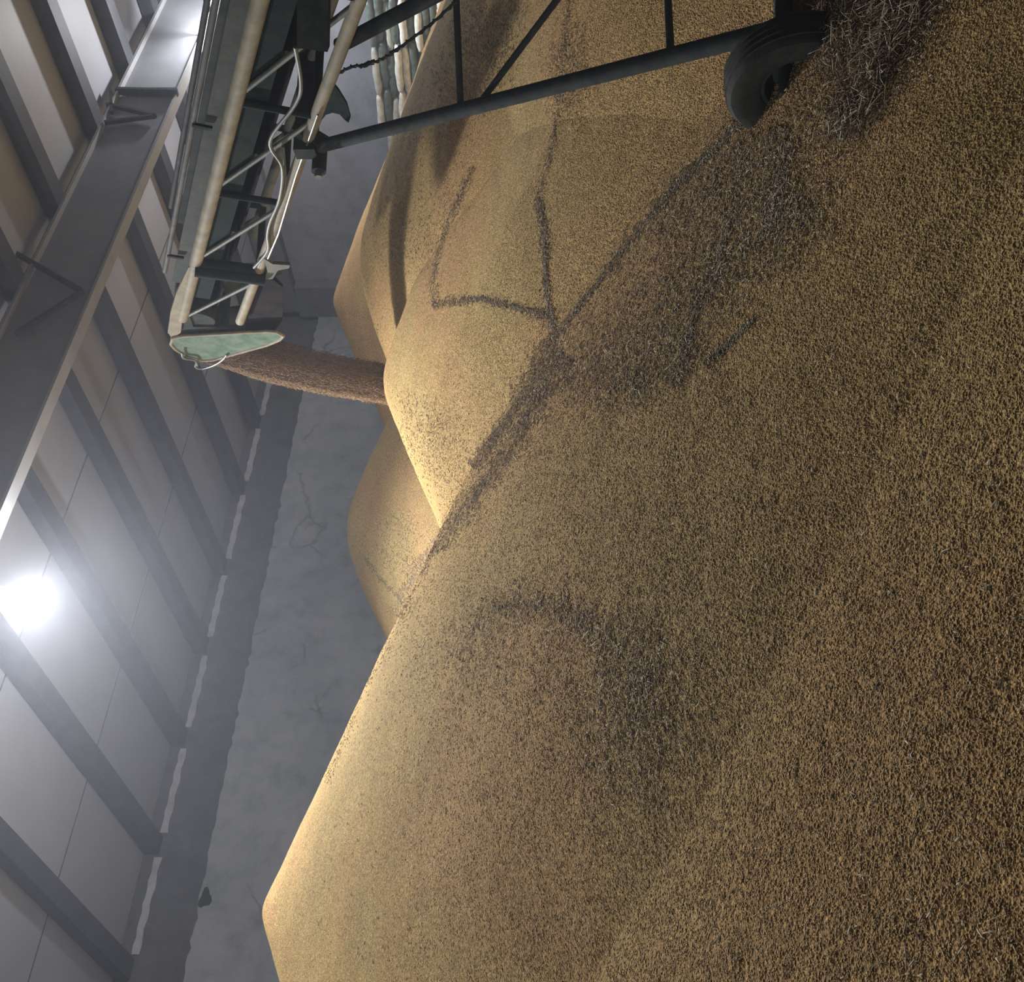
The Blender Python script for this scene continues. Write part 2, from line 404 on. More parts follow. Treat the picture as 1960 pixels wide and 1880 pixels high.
def cast(u, v_, hf=None):
    hf = hf or height
    u = np.atleast_1d(np.asarray(u, float)); r_ = ray(u, v_ if np.ndim(v_) else np.full(u.shape, float(v_)))
    t = np.full(u.shape, 1.2); lo = t.copy(); done = np.zeros(u.shape, bool)
    for _ in range(1600):
        P = EYE + r_*t[:, None]; h = hf(P[:, 0], P[:, 1]); hit = (P[:, 2] <= h) & ~done
        done |= hit; lo = np.where(done, lo, t); t = np.where(done, t, t + .015 + .0012*t)
        if done.all() or t[~done].min() > 26: break
    hi = t.copy()
    for _ in range(8):
        mid_ = (lo+hi)/2; P = EYE + r_*mid_[:, None]; b = P[:, 2] <= hf(P[:, 0], P[:, 1])
        hi = np.where(b, mid_, hi); lo = np.where(b, lo, mid_)
    P = EYE + r_*hi[:, None]; return P, done
# the gentler apron below the crease on the near heap
cp, _ = cast([1290, 450], np.array([1830., 1400.]), hall); a_, b_ = cp[0], cp[1]
d_ = (b_-a_)[:2]; L_ = np.hypot(*d_); e_ = d_/L_; m_ = np.array([-e_[1], e_[0]])
if m_ @ (np.array([HP[0][1], HP[0][2]]) - a_[:2]) > 0: m_ = -m_
G_ = (b_[2]-a_[2])/L_*e_ - .09*m_
AP = (a_[2]-G_ @ a_[:2], G_[0], G_[1])
print('apron', AP, 'h at camera', hall(np.array([0.]), np.array([0.])))

def polar_heap(i, rmax):
    nm, cx, cy, cz, s_, r_ = HP[i]
    nr, nt_ = 260, 620
    rr = rmax*(np.linspace(0, 1, nr)**1.15); th = np.linspace(0, 2*np.pi, nt_, endpoint=False)
    R_, T_ = np.meshgrid(rr, th, indexing='ij'); x = cx+R_*np.cos(T_); y = cy+R_*np.sin(T_)
    z = hone(i, x, y) + und(x, y); top = hall(x, y) + und(x, y)
    ok = (z > top-.15) & (z > -.12) & (x > XL+.01) & (y < YE-.4) & (x < 4) & (y > YB+.1)
    if i == 0: ok &= ~((x > -1.2) & (y < .2))
    idx = np.arange(nr*nt_).reshape(nr, nt_)
    a = idx[:-1]; b = idx[1:]; a2 = np.roll(a, -1, 1); b2 = np.roll(b, -1, 1)
    okf = ok[:-1] & ok[1:] & np.roll(ok, -1, 1)[:-1] & np.roll(ok, -1, 1)[1:]
    f = np.stack([a, b, b2, a2], -1)[okf]
    used, inv = np.unique(f, return_inverse=True)
    V = np.stack([x, y, z], -1).reshape(-1, 3)[used]
    return V, inv.reshape(f.shape)
info = {'near': ('large pale grain heap filling the foreground with its peak by the side wall', 12),
        'fresh': ('smooth fresh grain cone growing where the falling stream lands', 7),
        'mid': ('broad grain heap just right of the falling stream, below the conveyor', 8),
        'far': ('farthest grain heap, its peak in front of the corner pilaster', 9),
        'back': ('rounded grain heap behind the fresh cone, left of the falling stream', 8),
        'right': ('low grain heap under the conveyor leg and behind the wheel', 8)}
for i, hp_ in enumerate(HP):
    V, f = polar_heap(i, info[hp_[0]][1])
    o = new_obj('grain_heap', V, f, MT['grain_shaded'] if hp_[0] in ('back',) else MT['grain'], None, True)
    tag(o, info[hp_[0]][0], 'grain heap', 'heaps of grain', 'stuff')
# apron
gx_, gy_ = np.meshgrid(np.linspace(-9, 3, 480), np.linspace(-4, 5, 360), indexing='ij')
z = hone(len(HP), gx_, gy_) + und(gx_, gy_); ok = (z > height(gx_, gy_)-.06) & (z > -.1) & (z < 1.6)
idx = np.arange(gx_.size).reshape(gx_.shape)
okf = ok[:-1, :-1] & ok[1:, :-1] & ok[1:, 1:] & ok[:-1, 1:]
f = np.stack([idx[:-1, :-1], idx[1:, :-1], idx[1:, 1:], idx[:-1, 1:]], -1)[okf]
used, inv = np.unique(f, return_inverse=True)
tag(new_obj('grain_apron', np.stack([gx_, gy_, z], -1).reshape(-1, 3)[used], inv.reshape(f.shape), MT['grain'], None, True),
    'gentle spread of grain at the foot of the foreground heap, nearest the camera', 'grain', 'heaps of grain', 'stuff')

# ------------------------------------------------------------------ small loose pieces (chaff, straw, kernels)
def normals(P):
    e = .02; hx = (height(P[:, 0]+e, P[:, 1])-height(P[:, 0]-e, P[:, 1]))/(2*e); hy = (height(P[:, 0], P[:, 1]+e)-height(P[:, 0], P[:, 1]-e))/(2*e)
    n = np.stack([-hx, -hy, np.ones(len(P))], -1); return n/np.linalg.norm(n, axis=1)[:, None]
def sticks(P, D, Nn, ln, wd, col):
    """one six-cornered tapered sliver per point"""
    n = len(P); B = np.cross(D, Nn); B /= np.linalg.norm(B, axis=1)[:, None]; U = np.cross(B, D)
    ln = ln[:, None]; wd = wd[:, None]; V = np.empty((n, 8, 3))
    for k, (s_, t) in enumerate([(-1, 0), (1, 0)]): V[:, k] = P + D*ln*.5*s_
    for k in range(3):
        a = 2*math.pi*k/3+.5; o_ = (B*math.cos(a)+U*math.sin(a))*wd*.5
        V[:, 2+k] = P - D*ln*.30 + o_; V[:, 5+k] = P + D*ln*.30 + o_
    T = []
    for k in range(3):
        j = (k+1) % 3
        T += [(0, 2+j, 2+k), (1, 5+k, 5+j), (2+k, 2+j, 5+j), (2+k, 5+j, 5+k)]
    Fc = (np.arange(n)[:, None, None]*8 + np.array(T)[None]).reshape(-1, 3)
    Cc = np.repeat(np.concatenate([col, np.ones((n, 1))], 1), 8, 0)
    return V.reshape(-1, 3), Fc, Cc
PAL = {'dark': ([.10, .066, .038], [.23, .16, .095]), 'straw': ([.34, .26, .14], [.56, .44, .26]), 'pale': ([.62, .56, .42], [.85, .80, .64]),
       'brown': ([.24, .165, .095], [.40, .28, .17]), 'grey': ([.20, .185, .15], [.38, .345, .28])}
def colours(n, weights):
    ks = list(weights); pr = np.array([weights[k] for k in ks], float); pr /= pr.sum(); c = rng.choice(len(ks), n, p=pr)
    lo = np.array([PAL[k][0] for k in ks])[c]; hi = np.array([PAL[k][1] for k in ks])[c]; return lo+(hi-lo)*rng.random((n, 1))
MIXD = dict(dark=.42, brown=.22, grey=.16, straw=.15, pale=.05)
MIXM = dict(dark=.22, brown=.32, grey=.05, straw=.31, pale=.10)
MIXC = dict(dark=.16, brown=.28, grey=.12, straw=.30, pale=.14)
MIXL = dict(dark=.12, brown=.2, grey=.15, straw=.35, pale=.18)
def lay(uv, ln, wd, mixw, tilt=.35, along=None, lift=.004):
    """drop pieces where the lines of sight through uv meet the heaps"""
    P, ok = cast(uv[:, 0], uv[:, 1]); P = P[ok]; n = len(P)
    Nn = normals(P); a = rng.normal(size=(n, 3)); D = a-Nn*(a*Nn).sum(1)[:, None]; D /= np.linalg.norm(D, axis=1)[:, None]
    D = D + Nn*(rng.random((n, 1))*tilt); D /= np.linalg.norm(D, axis=1)[:, None]
    L = ln[0]+(ln[1]-ln[0])*rng.random(n)**1.6; W = wd[0]+(wd[1]-wd[0])*rng.random(n)
    P = P + Nn*(lift+.3*L[:, None]*tilt*rng.random((n, 1)))
    return sticks(P, D, Nn, L, W, colours(n, mixw))
def band(pts, n, w0, w1=None, soft=True):
    pts = np.array(pts, float); seg = np.linalg.norm(np.diff(pts, axis=0), axis=1); cum = np.r_[0, np.cumsum(seg)]
    t = rng.random(n)*cum[-1]; i = np.clip(np.searchsorted(cum, t)-1, 0, len(seg)-1); k = (t-cum[i])/seg[i]
    p = pts[i]+(pts[i+1]-pts[i])*k[:, None]; d = (pts[i+1]-pts[i])/seg[i][:, None]; nn = np.stack([-d[:, 1], d[:, 0]], -1)
    w1 = w0 if w1 is None else w1; w_ = w0+(w1-w0)*t/cum[-1]
    off = rng.normal(size=n)*.5 if soft else rng.uniform(-1, 1, n)
    clump = 1+.5*np.sin(t/17.)*np.sin(t/41.+1)
    return p+nn*(off*w_*clump)[:, None]
def inpoly(poly, n, patchy=0.0, seed=11, jit=13):
    poly = np.array(poly, float); lo = poly.min(0); hi = poly.max(0); out = []
    while sum(map(len, out)) < n:
        q = lo+(hi-lo)*rng.random((n, 2)); c = np.zeros(n, bool); j = len(poly)-1
        for i in range(len(poly)):
            a, b = poly[i], poly[j]
            c ^= ((a[1] > q[:, 1]) != (b[1] > q[:, 1])) & (q[:, 0] < (b[0]-a[0])*(q[:, 1]-a[1])/(b[1]-a[1]+1e-9)+a[0]); j = i
        if patchy:
            dn = vnoise(q[:, 0]-.6*q[:, 1], q[:, 1]+.6*q[:, 0], 70, seed)+.5*vnoise(q[:, 0], q[:, 1], 22, seed+1)
            c &= rng.random(n) < np.clip(.5+patchy*dn*2, .03, 1)
        out.append(q[c])
    return np.concatenate(out)[:n]+rng.normal(size=(n, 2))*jit
def blob(cx, cy, sx, sy, n): return np.array([cx, cy])+rng.normal(size=(n, 2))*[sx, sy]
def heap_of(name, label, cat, chunks, group='straw and chaff on the grain'):
    V = []; Fc = []; Cc = []; b = 0
    for v_, f, c in chunks: V.append(v_); Fc.append(f+b); Cc.append(c); b += len(v_)
    return tag(new_obj(name, np.concatenate(V), np.concatenate(Fc), MT['chaff'], None, False, np.concatenate(Cc)), label, cat, group, 'stuff')
SL = ((.012, .036), (.0028, .0055))       # husks
LL = ((.03, .085), (.0025, .0045))        # straw lengths
# the valley between the heaps, past the wheel and out of frame
core = [(700, 757), (790, 797), (880, 872), (985, 950), (1090, 1015), (1200, 1085)]
heap_of('chaff_band', 'dark band of husks and straw in the valley beside the fresh cone', 'chaff', [
    lay(band(core, 5200, 16, 34), *SL, MIXD), lay(band([(985, 905), (1080, 975), (1160, 1020), (1230, 1060)], 3000, 9, 26), *SL, MIXD),
    lay(band(core, 500, 20, 40), *LL, MIXL)])
edge = [(1230, 1060), (1330, 1140), (1440, 1225), (1530, 1300), (1600, 1372), (1645, 1420)]
big = [(1215, 1060), (1330, 1145), (1440, 1230), (1600, 1375), (1690, 1480), (1880, 1560), (1880, 1815), (1770, 1735), (1640, 1660), (1560, 1590), (1440, 1570), (1330, 1440), (1200, 1330), (1110, 1200), (1090, 1080)]
heap_of('chaff_spread', 'wide speckled spread of husks and straw running down the valley to the wheel', 'chaff', [
    lay(band(edge, 2300, 8, 12), *SL, MIXD), lay(inpoly(big, 12500, .5, jit=30), *SL, MIXM), lay(inpoly(big, 1200, .6), *LL, MIXL),
    lay(band([(1635, 1485), (1570, 1500), (1490, 1480), (1420, 1460)], 800, 22, 10), *SL, MIXD),
    lay(band([(1140, 1292), (1200, 1310), (1290, 1330), (1370, 1372), (1460, 1400)], 900, 13, 12), *SL, MIXD),
    lay(band([(1180, 1350), (1225, 1400), (1270, 1445)], 300, 7), *SL, MIXD)])
wh = [(1700, 1610), (1770, 1560), (1880, 1530), (1880, 1790), (1820, 1745), (1730, 1700), (1640, 1660), (1600, 1590), (1650, 1600)]
heap_of('straw_litter', 'thick dark litter of straw piled beside and below the wheel', 'straw', [
    lay(inpoly(wh, 5000, .5), (.012, .035), (.002, .0042), dict(dark=.55, brown=.25, grey=.12, straw=.08), .7, lift=.01),
    lay(inpoly([(1740, 1600), (1880, 1560), (1880, 1730), (1780, 1700)], 5000, .6), (.012, .035), (.002, .0045), dict(dark=.52, brown=.38, straw=.10), .8, lift=.012),
    lay(inpoly(wh, 650, .5), (.04, .12), (.0028, .0045), MIXL, .7, lift=.015)])
heap_of('chaff_line', 'thin dark line of husks running up the slope below the conveyor', 'chaff', [
    lay(band([(1230, 1062), (1320, 1046), (1440, 1042), (1500, 1030)], 1500, 9, 8), *SL, MIXD),
    lay(band([(1500, 1030), (1590, 1056), (1700, 1070), (1880, 1090)], 600, 8, 10), *SL, MIXM)])
heap_of('chaff_line', 'curved dark rim of husks around the top of the fresh cone', 'chaff', [
    lay(band([(1272, 1050), (1292, 985), (1308, 920), (1300, 850), (1294, 828)], 1400, 9, 9), *SL, MIXD),
    lay(band([(1296, 828), (1360, 832), (1420, 845), (1480, 870), (1560, 905)], 800, 9, 9), *SL, MIXD)])
heap_of('chaff_and_shadow', 'faint scatter of husks with a patch laid dark as a cast shadow, on the upper slope left of the conveyor leg', 'chaff', [
    lay(inpoly([(1330, 730), (1600, 760), (1860, 880), (1860, 1010), (1560, 900), (1400, 850)], 2600, .5, 31), *SL, MIXM),
    lay(inpoly([(1640, 900), (1880, 880), (1880, 990), (1700, 960)], 1500, .3, 33), *SL, dict(dark=.5, grey=.5)),  # dense dark pieces imitate a shadow wedge cast on the slope
    lay(inpoly([(1620, 1060), (1880, 1060), (1880, 1120), (1640, 1110)], 900, .9, 35), *SL, MIXM)])
arc = [(620, 870), (690, 905), (730, 970), (722, 1040), (700, 1105), (650, 1165), (600, 1210), (560, 1250)]
heap_of('chaff_arc', 'loose arc of pale and dark husks across the face of the foreground heap', 'chaff', [
    lay(band(arc, 1300, 34, 50), *SL, MIXC), lay(band(arc[1:6], 230, 42, 50), *LL, MIXL),
    lay(blob(620, 900, 60, 90, 700), *SL, MIXM),
    lay(blob(540, 1200, 95, 70, 1500), *SL, MIXC), lay(blob(420, 1190, 60, 60, 350), *SL, MIXC),
    lay(blob(530, 1200, 90, 70, 110), *LL, MIXL)])
heap_of('chaff_scatter', 'sparse single husks and straws scattered over the foreground heap', 'chaff', [
    lay(inpoly([(0, 600), (140, 520), (700, 770), (1000, 980), (1250, 1800), (900, 1950), (0, 1950)], 2300, .4, 51), *SL, MIXM),
    lay(inpoly([(0, 900), (600, 900), (1250, 1500), (1000, 1950), (0, 1950)], 90, .4, 53), *LL, MIXL),
    lay(band([(700, 775), (600, 715), (480, 665), (380, 625)], 420, 16, 10), *SL, MIXD)])
heap_of('chaff_scatter', 'dark flecks of husk on the left flank of the fresh cone', 'chaff', [
    lay(inpoly([(1090, 770), (1130, 760), (1100, 850), (960, 930), (890, 855), (1000, 790)], 1500, .5, 61), *SL, MIXD)])
heap_of('chaff_scatter', 'dark flecks of husk on the farthest heap behind the stream', 'chaff', [
    lay(inpoly([(1290, 650), (1300, 700), (1210, 735), (1195, 690)], 500, .5, 63), *SL, MIXD),
    lay(inpoly([(1540, 735), (1700, 810), (1600, 800), (1330, 720), (1320, 670)], 500, .8, 65), *SL, MIXM)])
heap_of('chaff_scatter', 'dark streaks of husk down the heap behind the fresh cone', 'chaff', [
    lay(inpoly([(860, 690), (900, 760), (860, 820), (730, 770), (790, 710)], 1300, .8, 67), *SL, MIXD),
    lay(band([(810, 700), (775, 725), (735, 765), (720, 775)], 500, 4, 5), *SL, MIXD)])

# loose kernels lying on the nearest grain
def kernels_on(n, x0, x1, y0, y1, label, cull):
    x = rng.uniform(x0, x1, n); y = rng.uniform(y0, y1, n); z = height(x, y); P = np.stack([x, y, z], -1)
    d = (P-EYE); zf = d @ FW; u = 940+F*(d @ RT)/zf; v_ = 980-F*(d @ UP)/zf
    k = (zf > .5) & (u > -60) & (u < 1940) & (v_ > cull-420+rng.random(n)*900) & (v_ < 2040); P = P[k]; n = len(P)
    Nn = normals(P); a = rng.normal(size=(n, 3)); D = a-Nn*(a*Nn).sum(1)[:, None]; D /= np.linalg.norm(D, axis=1)[:, None]
    D += Nn*(rng.random((n, 1))*.5-.15); D /= np.linalg.norm(D, axis=1)[:, None]
    L = rng.uniform(.008, .012, n); W = rng.uniform(.0036, .005, n)
    t = rng.random((n, 1)); col = np.array([.41, .285, .125])*(1-t)+np.array([.54, .375, .17])*t; dk = rng.random(n) < .03; col[dk] *= .45
    V, f, c = sticks(P+Nn*rng.uniform(-.0005, .0025, (n, 1)), D, Nn, L, W, col)
    o = new_obj('loose_kernels', V, f, MT['kernel'], None, True, c)
    print('kernels', n)
    tag(o, label, 'grain', 'loose kernels', 'stuff')
kernels_on(620000, -7.5, .2, .5, 7.0, 'loose yellow brown kernels lying over the nearest slope of grain', 1150)

# ------------------------------------------------------------------ conveyor
VD = ray(377, 130); VD = VD/np.linalg.norm(VD)         # direction in which the conveyor climbs
DD = -VD                                               # towards the tail
WW = np.cross(VD, (0, 0, 1.)); WW /= np.linalg.norm(WW)  # towards the far side
NN = np.cross(WW, VD)
if NN[2] < 0: NN = -NN
T0 = at(1300, 356, 10.0)
def Lc(s_, w_, n_): return T0 + DD*s_ + WW*w_ + NN*n_
HF = .505; WD_ = .62; TAIL = 10.6
cv = empty('grain_conveyor', Lc(0, WD_/2, -HF))
tag(cv, 'long inclined green lattice grain conveyor with its head above the fresh cone', 'conveyor')
def P_(name, mb, m, lab=None): return part(name, mb, MT[m], cv, lab)
P_('upper_chord', MB().tube([Lc(-.35, 0, 0), Lc(TAIL, 0, 0)], .052, 16), 'cream')
P_('lower_chord', MB().tube([Lc(-.24, 0, -HF), Lc(TAIL, 0, -HF)], .042, 16), 'cream')
P_('upper_chord', MB().tube([Lc(-.35, WD_, 0), Lc(TAIL, WD_, 0)], .045, 16), 'dusty')
P_('lower_chord', MB().tube([Lc(.3, WD_, -HF), Lc(TAIL, WD_, -HF)], .04, 16), 'dusty')
for side in (0, WD_):
    for k in range(9):
        s0 = .86+1.2*k
        P_('frame_post', MB().tube([Lc(s0, side, 0), Lc(s0+.03, side, -HF)], .026 if k else .05, 10), 'darkgreen')
        P_('diagonal_brace', MB().tube([Lc(s0+.12, side, -.03), Lc(s0+1.15, side, -HF+.02)], .019, 10), 'dusty')
    P_('diagonal_brace', MB().tube([Lc(-.3, side, -.03), Lc(.62, side, -HF+.02)], .019, 10), 'dusty')
for k in range(9):
    s0 = .86+1.2*k
    P_('cross_member', MB().tube([Lc(s0+.03, 0, -HF), Lc(s0+.03, WD_, -HF)], .028, 10), 'darkgreen')
    P_('roller', MB().tube([Lc(s0+.5, .06, -.22), Lc(s0+.5, WD_-.06, -.22)], .04, 12), 'dark')
P_('belt_trough', MB().hexa([Lc(-.3, .06, -.02), Lc(TAIL, .06, -.02), Lc(TAIL, WD_-.06, -.02), Lc(-.3, WD_-.06, -.02), Lc(-.3, .06, .04), Lc(TAIL, .06, .04), Lc(TAIL, WD_-.06, .04), Lc(-.3, WD_-.06, .04)]), 'darkgreen')
P_('belt', MB().hexa([Lc(-.4, .1, .045), Lc(TAIL, .1, .045), Lc(TAIL, WD_-.1, .045), Lc(-.4, WD_-.1, .045), Lc(-.4, .1, .06), Lc(TAIL, .1, .06), Lc(TAIL, WD_-.1, .06), Lc(-.4, WD_-.1, .06)]), 'belt')
P_('return_belt', MB().hexa([Lc(-.4, .1, -.30), Lc(TAIL, .1, -.30), Lc(TAIL, WD_-.1, -.30), Lc(-.4, WD_-.1, -.30), Lc(-.4, .1, -.285), Lc(TAIL, .1, -.285), Lc(TAIL, WD_-.1, -.285), Lc(-.4, WD_-.1, -.285)]), 'belt')
for side in (.03, WD_-.03):
    P_('side_board', MB().bar(Lc(.35, side, .09), Lc(TAIL, side, .09), .012, .12, WW), 'board')
    P_('lower_guard', MB().bar(Lc(.1, side, -.12), Lc(TAIL, side, -.12), .012, .15, WW), 'darkgreen')
P_('side_rail', MB().tube([Lc(.55, .02, .225), Lc(TAIL, .02, .225)], .022, 10), 'rail')
P_('side_rail', MB().tube([Lc(.55, WD_, .225), Lc(TAIL, WD_, .225)], .022, 10), 'rail')
for k in range(5):
    P_('clamp', MB().bar(Lc(.9+2.0*k, .0, .10), Lc(.9+2.0*k, .0, .23), .03, .02, DD), 'dark')
# taut bright cable under the near lower chord and the sagging hose
def lp(pts, w_=-.06): return [onplane(u, v_, Lc(0, w_, 0), WW) for u, v_ in pts]
P_('cable', MB().tube(lp([(1660, 608), (1545, 567), (1432, 533), (1385, 513)]), .007, 6), 'steel', 'thin bright taut cable')
def smooth(pts, n=8):
    pts = [np.array(p, float) for p in pts]; out = []
    for i in range(len(pts)-1):
        p0, p1, p2, p3 = pts[max(i-1, 0)], pts[i], pts[i+1], pts[min(i+2, len(pts)-1)]
        for k in range(n):
            t = k/n; out.append(.5*((2*p1)+(-p0+p2)*t+(2*p0-5*p1+4*p2-p3)*t*t+(-p0+3*p1-3*p2+p3)*t**3))
    return out+[pts[-1]]
P_('hose', MB().tube(smooth(lp([(1790, 565), (1720, 576), (1680, 565), (1610, 517), (1560, 540), (1500, 535), (1455, 517), (1430, 512), (1400, 512), (1368, 486)])), .013, 8), 'dusty')
P_('hose', MB().tube(smooth(lp([(1600, 542), (1520, 545), (1470, 525), (1412, 513), (1368, 494)], -.03)), .010, 8), 'dusty')
# head hood
plate = [(1233, 331), (1237, 351), (1242, 433), (1246, 510), (1245, 527), (1237, 543), (1229, 535), (1219, 510), (1198, 433), (1191, 408), (1190, 385), (1198, 357), (1211, 336), (1221, 327)]
pl = lp(plate, -.04); hw_ = WD_+.08
P_('hood_side', MB().prism(pl, WW*.012), 'green', 'pale green teardrop hood side plate')
P_('hood_rim', MB().tube(pl+[pl[0]], .016, 8), 'cream')
P_('hood_side', MB().prism([p+WW*hw_ for p in pl], WW*.012), 'green')
sh = MB(); fr = pl[8:]+[pl[0]]; b = 0
for p, q in zip(fr[:-1], fr[1:]): sh.hexa([p, q, q+WW*hw_, p+WW*hw_, p+VD*.01+NN*.01, q+VD*.01+NN*.01, q+WW*hw_+VD*.01+NN*.01, p+WW*hw_+VD*.01+NN*.01])
P_('hood_cover', sh, 'green')
P_('side_cover', MB().prism(lp([(1368, 361), (1320, 338), (1280, 326), (1243, 321), (1232, 330), (1243, 346), (1280, 350), (1366, 374)], -.03), WW*.03), 'cream', 'cream dusty side cover')
P_('head_drum', MB().tube([Lc(-.42, .02, -.13), Lc(-.42, WD_-.02, -.13)], .17, 28), 'dark')
P_('rubber_skirt', MB().prism(lp([(1280, 346), (1244, 344), (1249, 527), (1268, 541), (1330, 541), (1352, 520), (1350, 490), (1292, 470), (1282, 400)], WD_-.1), WW*.03), 'belt', 'dark rubber skirt')
P_('rubber_skirt', MB().prism(lp([(1278, 478), (1246, 466), (1248, 527), (1268, 541), (1330, 541), (1346, 520), (1342, 500)], .05), WW*.03), 'belt')
P_('end_plate', MB().prism(lp([(1284, 341), (1243, 341), (1246, 470), (1252, 470), (1254, 370), (1282, 360)], 0), WW*.03), 'dark')
P_('handle', MB().tube(smooth(lp([(1197, 352), (1192, 378), (1178, 374), (1174, 386), (1180, 408), (1190, 425), (1200, 434)], -.06)), .011, 8), 'steel')
P_('handle', MB().tube(smooth(lp([(1205, 348), (1194, 352), (1190, 372), (1180, 378)], -.08)), .011, 8), 'steel')
P_('front_roller_beam', MB().tube([Lc(.82, -.05, .0), Lc(.86, -.05, -HF-.06)], .058, 16), 'darkgreen')
P_('fork_bracket', MB().prism(lp([(1385, 505), (1374, 522), (1372, 555), (1366, 553), (1362, 532), (1346, 522), (1344, 505), (1360, 512)], -.05), WW*.03), 'dusty')
P_('hook_bracket', MB().prism(lp([(1728, 630), (1706, 648), (1680, 664), (1655, 671), (1645, 667), (1650, 660), (1661, 650), (1664, 636), (1660, 624), (1648, 614), (1690, 612)], -.02), WW*.02), 'darkgreen')
pbp = at(1566, 611, 7.55)
P_('pivot_boss', MB().tube([pbp-WW*.06, pbp+WW*.16], .05, 16), 'dark')
P_('pivot_boss', MB().tube([pbp-WW*.10, pbp-WW*.06], .028, 6), 'steel')
# wheel carriage
wc = at(1702, 1530, 5.0)
leg_top = at(1600, 612, 7.5); leg_bot = at(1822, 1480, 5.08)
P_('carriage_leg', MB().tube([leg_top, leg_bot], .044, 14), 'dark')
gauge = WW*1.36
leg2_top = at(1792, 648, 6.9)
l2b = leg_bot+WW*1.15
P_('carriage_leg', MB().tube([leg2_top, l2b], .046, 14), 'dark')
def onleg(t, a=leg_top, b=leg_bot): return a+(b-a)*t
def solve(a, b, v_target):
    lo, hi = 0., 1.
    for _ in range(40):
        m = (lo+hi)/2; p = a+(b-a)*m; d = p-EYE; v_ = 980-F*(d @ UP)/(d @ FW)
        if v_ < v_target: lo = m
        else: hi = m
    return a+(b-a)*lo
P_('carriage_strut', MB().tube([solve(leg_top, leg_bot, 882), solve(leg2_top, l2b, 872)], .020, 10), 'dark')
P_('carriage_strut', MB().tube([solve(leg_top, leg_bot, 1284), solve(leg2_top, l2b, 1266)], .020, 10), 'dark')
P_('carriage_strut', MB().tube([solve(leg_top, leg_bot, 914), solve(leg2_top, l2b, 1230)], .019, 10), 'dark')
P_('carriage_beam', MB().bar(at(1610, 586, 7.5)-WW*.1, at(1610, 586, 7.5)+WW*1.0+DD*.0, .14, .12, (0, 0, 1)), 'dark')
P_('carriage_beam', MB().bar(at(1790, 600, 6.3), at(1960, 602, 6.0), .17, .1, UP), 'dark')
P_('mount_plate', MB().bar(at(1600, 628, 7.5), at(1640, 560, 7.4), .10, .06, WW), 'dark')
axa = wc+np.array([0, 0, .05]); P_('axle', MB().tube([axa-WW*.02, axa+gauge+WW*.05], .038, 16), 'dark')
WA = WW*math.cos(.13)+np.cross((0, 0, 1.), WW)*math.sin(.13)
for k, off in enumerate((0, 1.42)):
    c = wc+WW*off*1.0; R0 = .322; tw = .15
    prof = [(.17, -.055), (.205, -.088), (.265, -.098), (.30, -.088), (.318, -.06), (R0, -.02), (R0, .02), (.318, .06), (.30, .088), (.265, .098), (.205, .088), (.17, .055), (.17, -.055)]
    ty = P_('tyre', MB().revolve(prof, c+WA*.09, WA, (0, 0, 1), 64), 'rubber')
    rb = MB()
    for rr_ in (-.05, -.017, .017, .05):
        pts = [c+WA*(.09+rr_)+(R0 - abs(rr_)*.06)*(np.array([0, 0, 1])*math.cos(t)+DD*math.sin(t)*0+np.cross(WA, [0, 0, 1])*math.sin(t)) for t in np.linspace(0, 2*math.pi, 65)]
        rb.tube(pts, .006, 6, cap=False)
    o = rb.build('tread_rib', MT['rubber'], ty)
    P_('wheel_rim', MB().revolve([(.168, -.05), (.15, -.045), (.14, .02), (.05, .03), (.045, -.02), (.0, -.02)], c+WA*.09, WA, (0, 0, 1), 48), 'dark')
# wire hanging from the conveyor
wp = [at(1735, 640, 6.9), at(1752, 672, 6.8), at(1757, 705, 6.7), at(1772, 740, 6.6), at(1800, 780, 6.5), at(1840, 832, 6.4), at(1885, 880, 6.3)]
wr = smooth(wp, 10); kn = MB()
wr2 = [p+UP*.012*math.sin(i*1.9)+RT*.01*math.cos(i*1.9) for i, p in enumerate(wr)]
kn.tube(wr, .008, 6); kn.tube(wr2, .006, 6)
for q in (18, 20, 21, 34): kn.tube([wr[q]-UP*.03+RT*.02, wr[q]+UP*.03-RT*.015], .01, 6)
tag(kn.build('twisted_wire', MT['dark']), 'dark twisted wire with a knot strung from the conveyor past the sacks', 'wire')

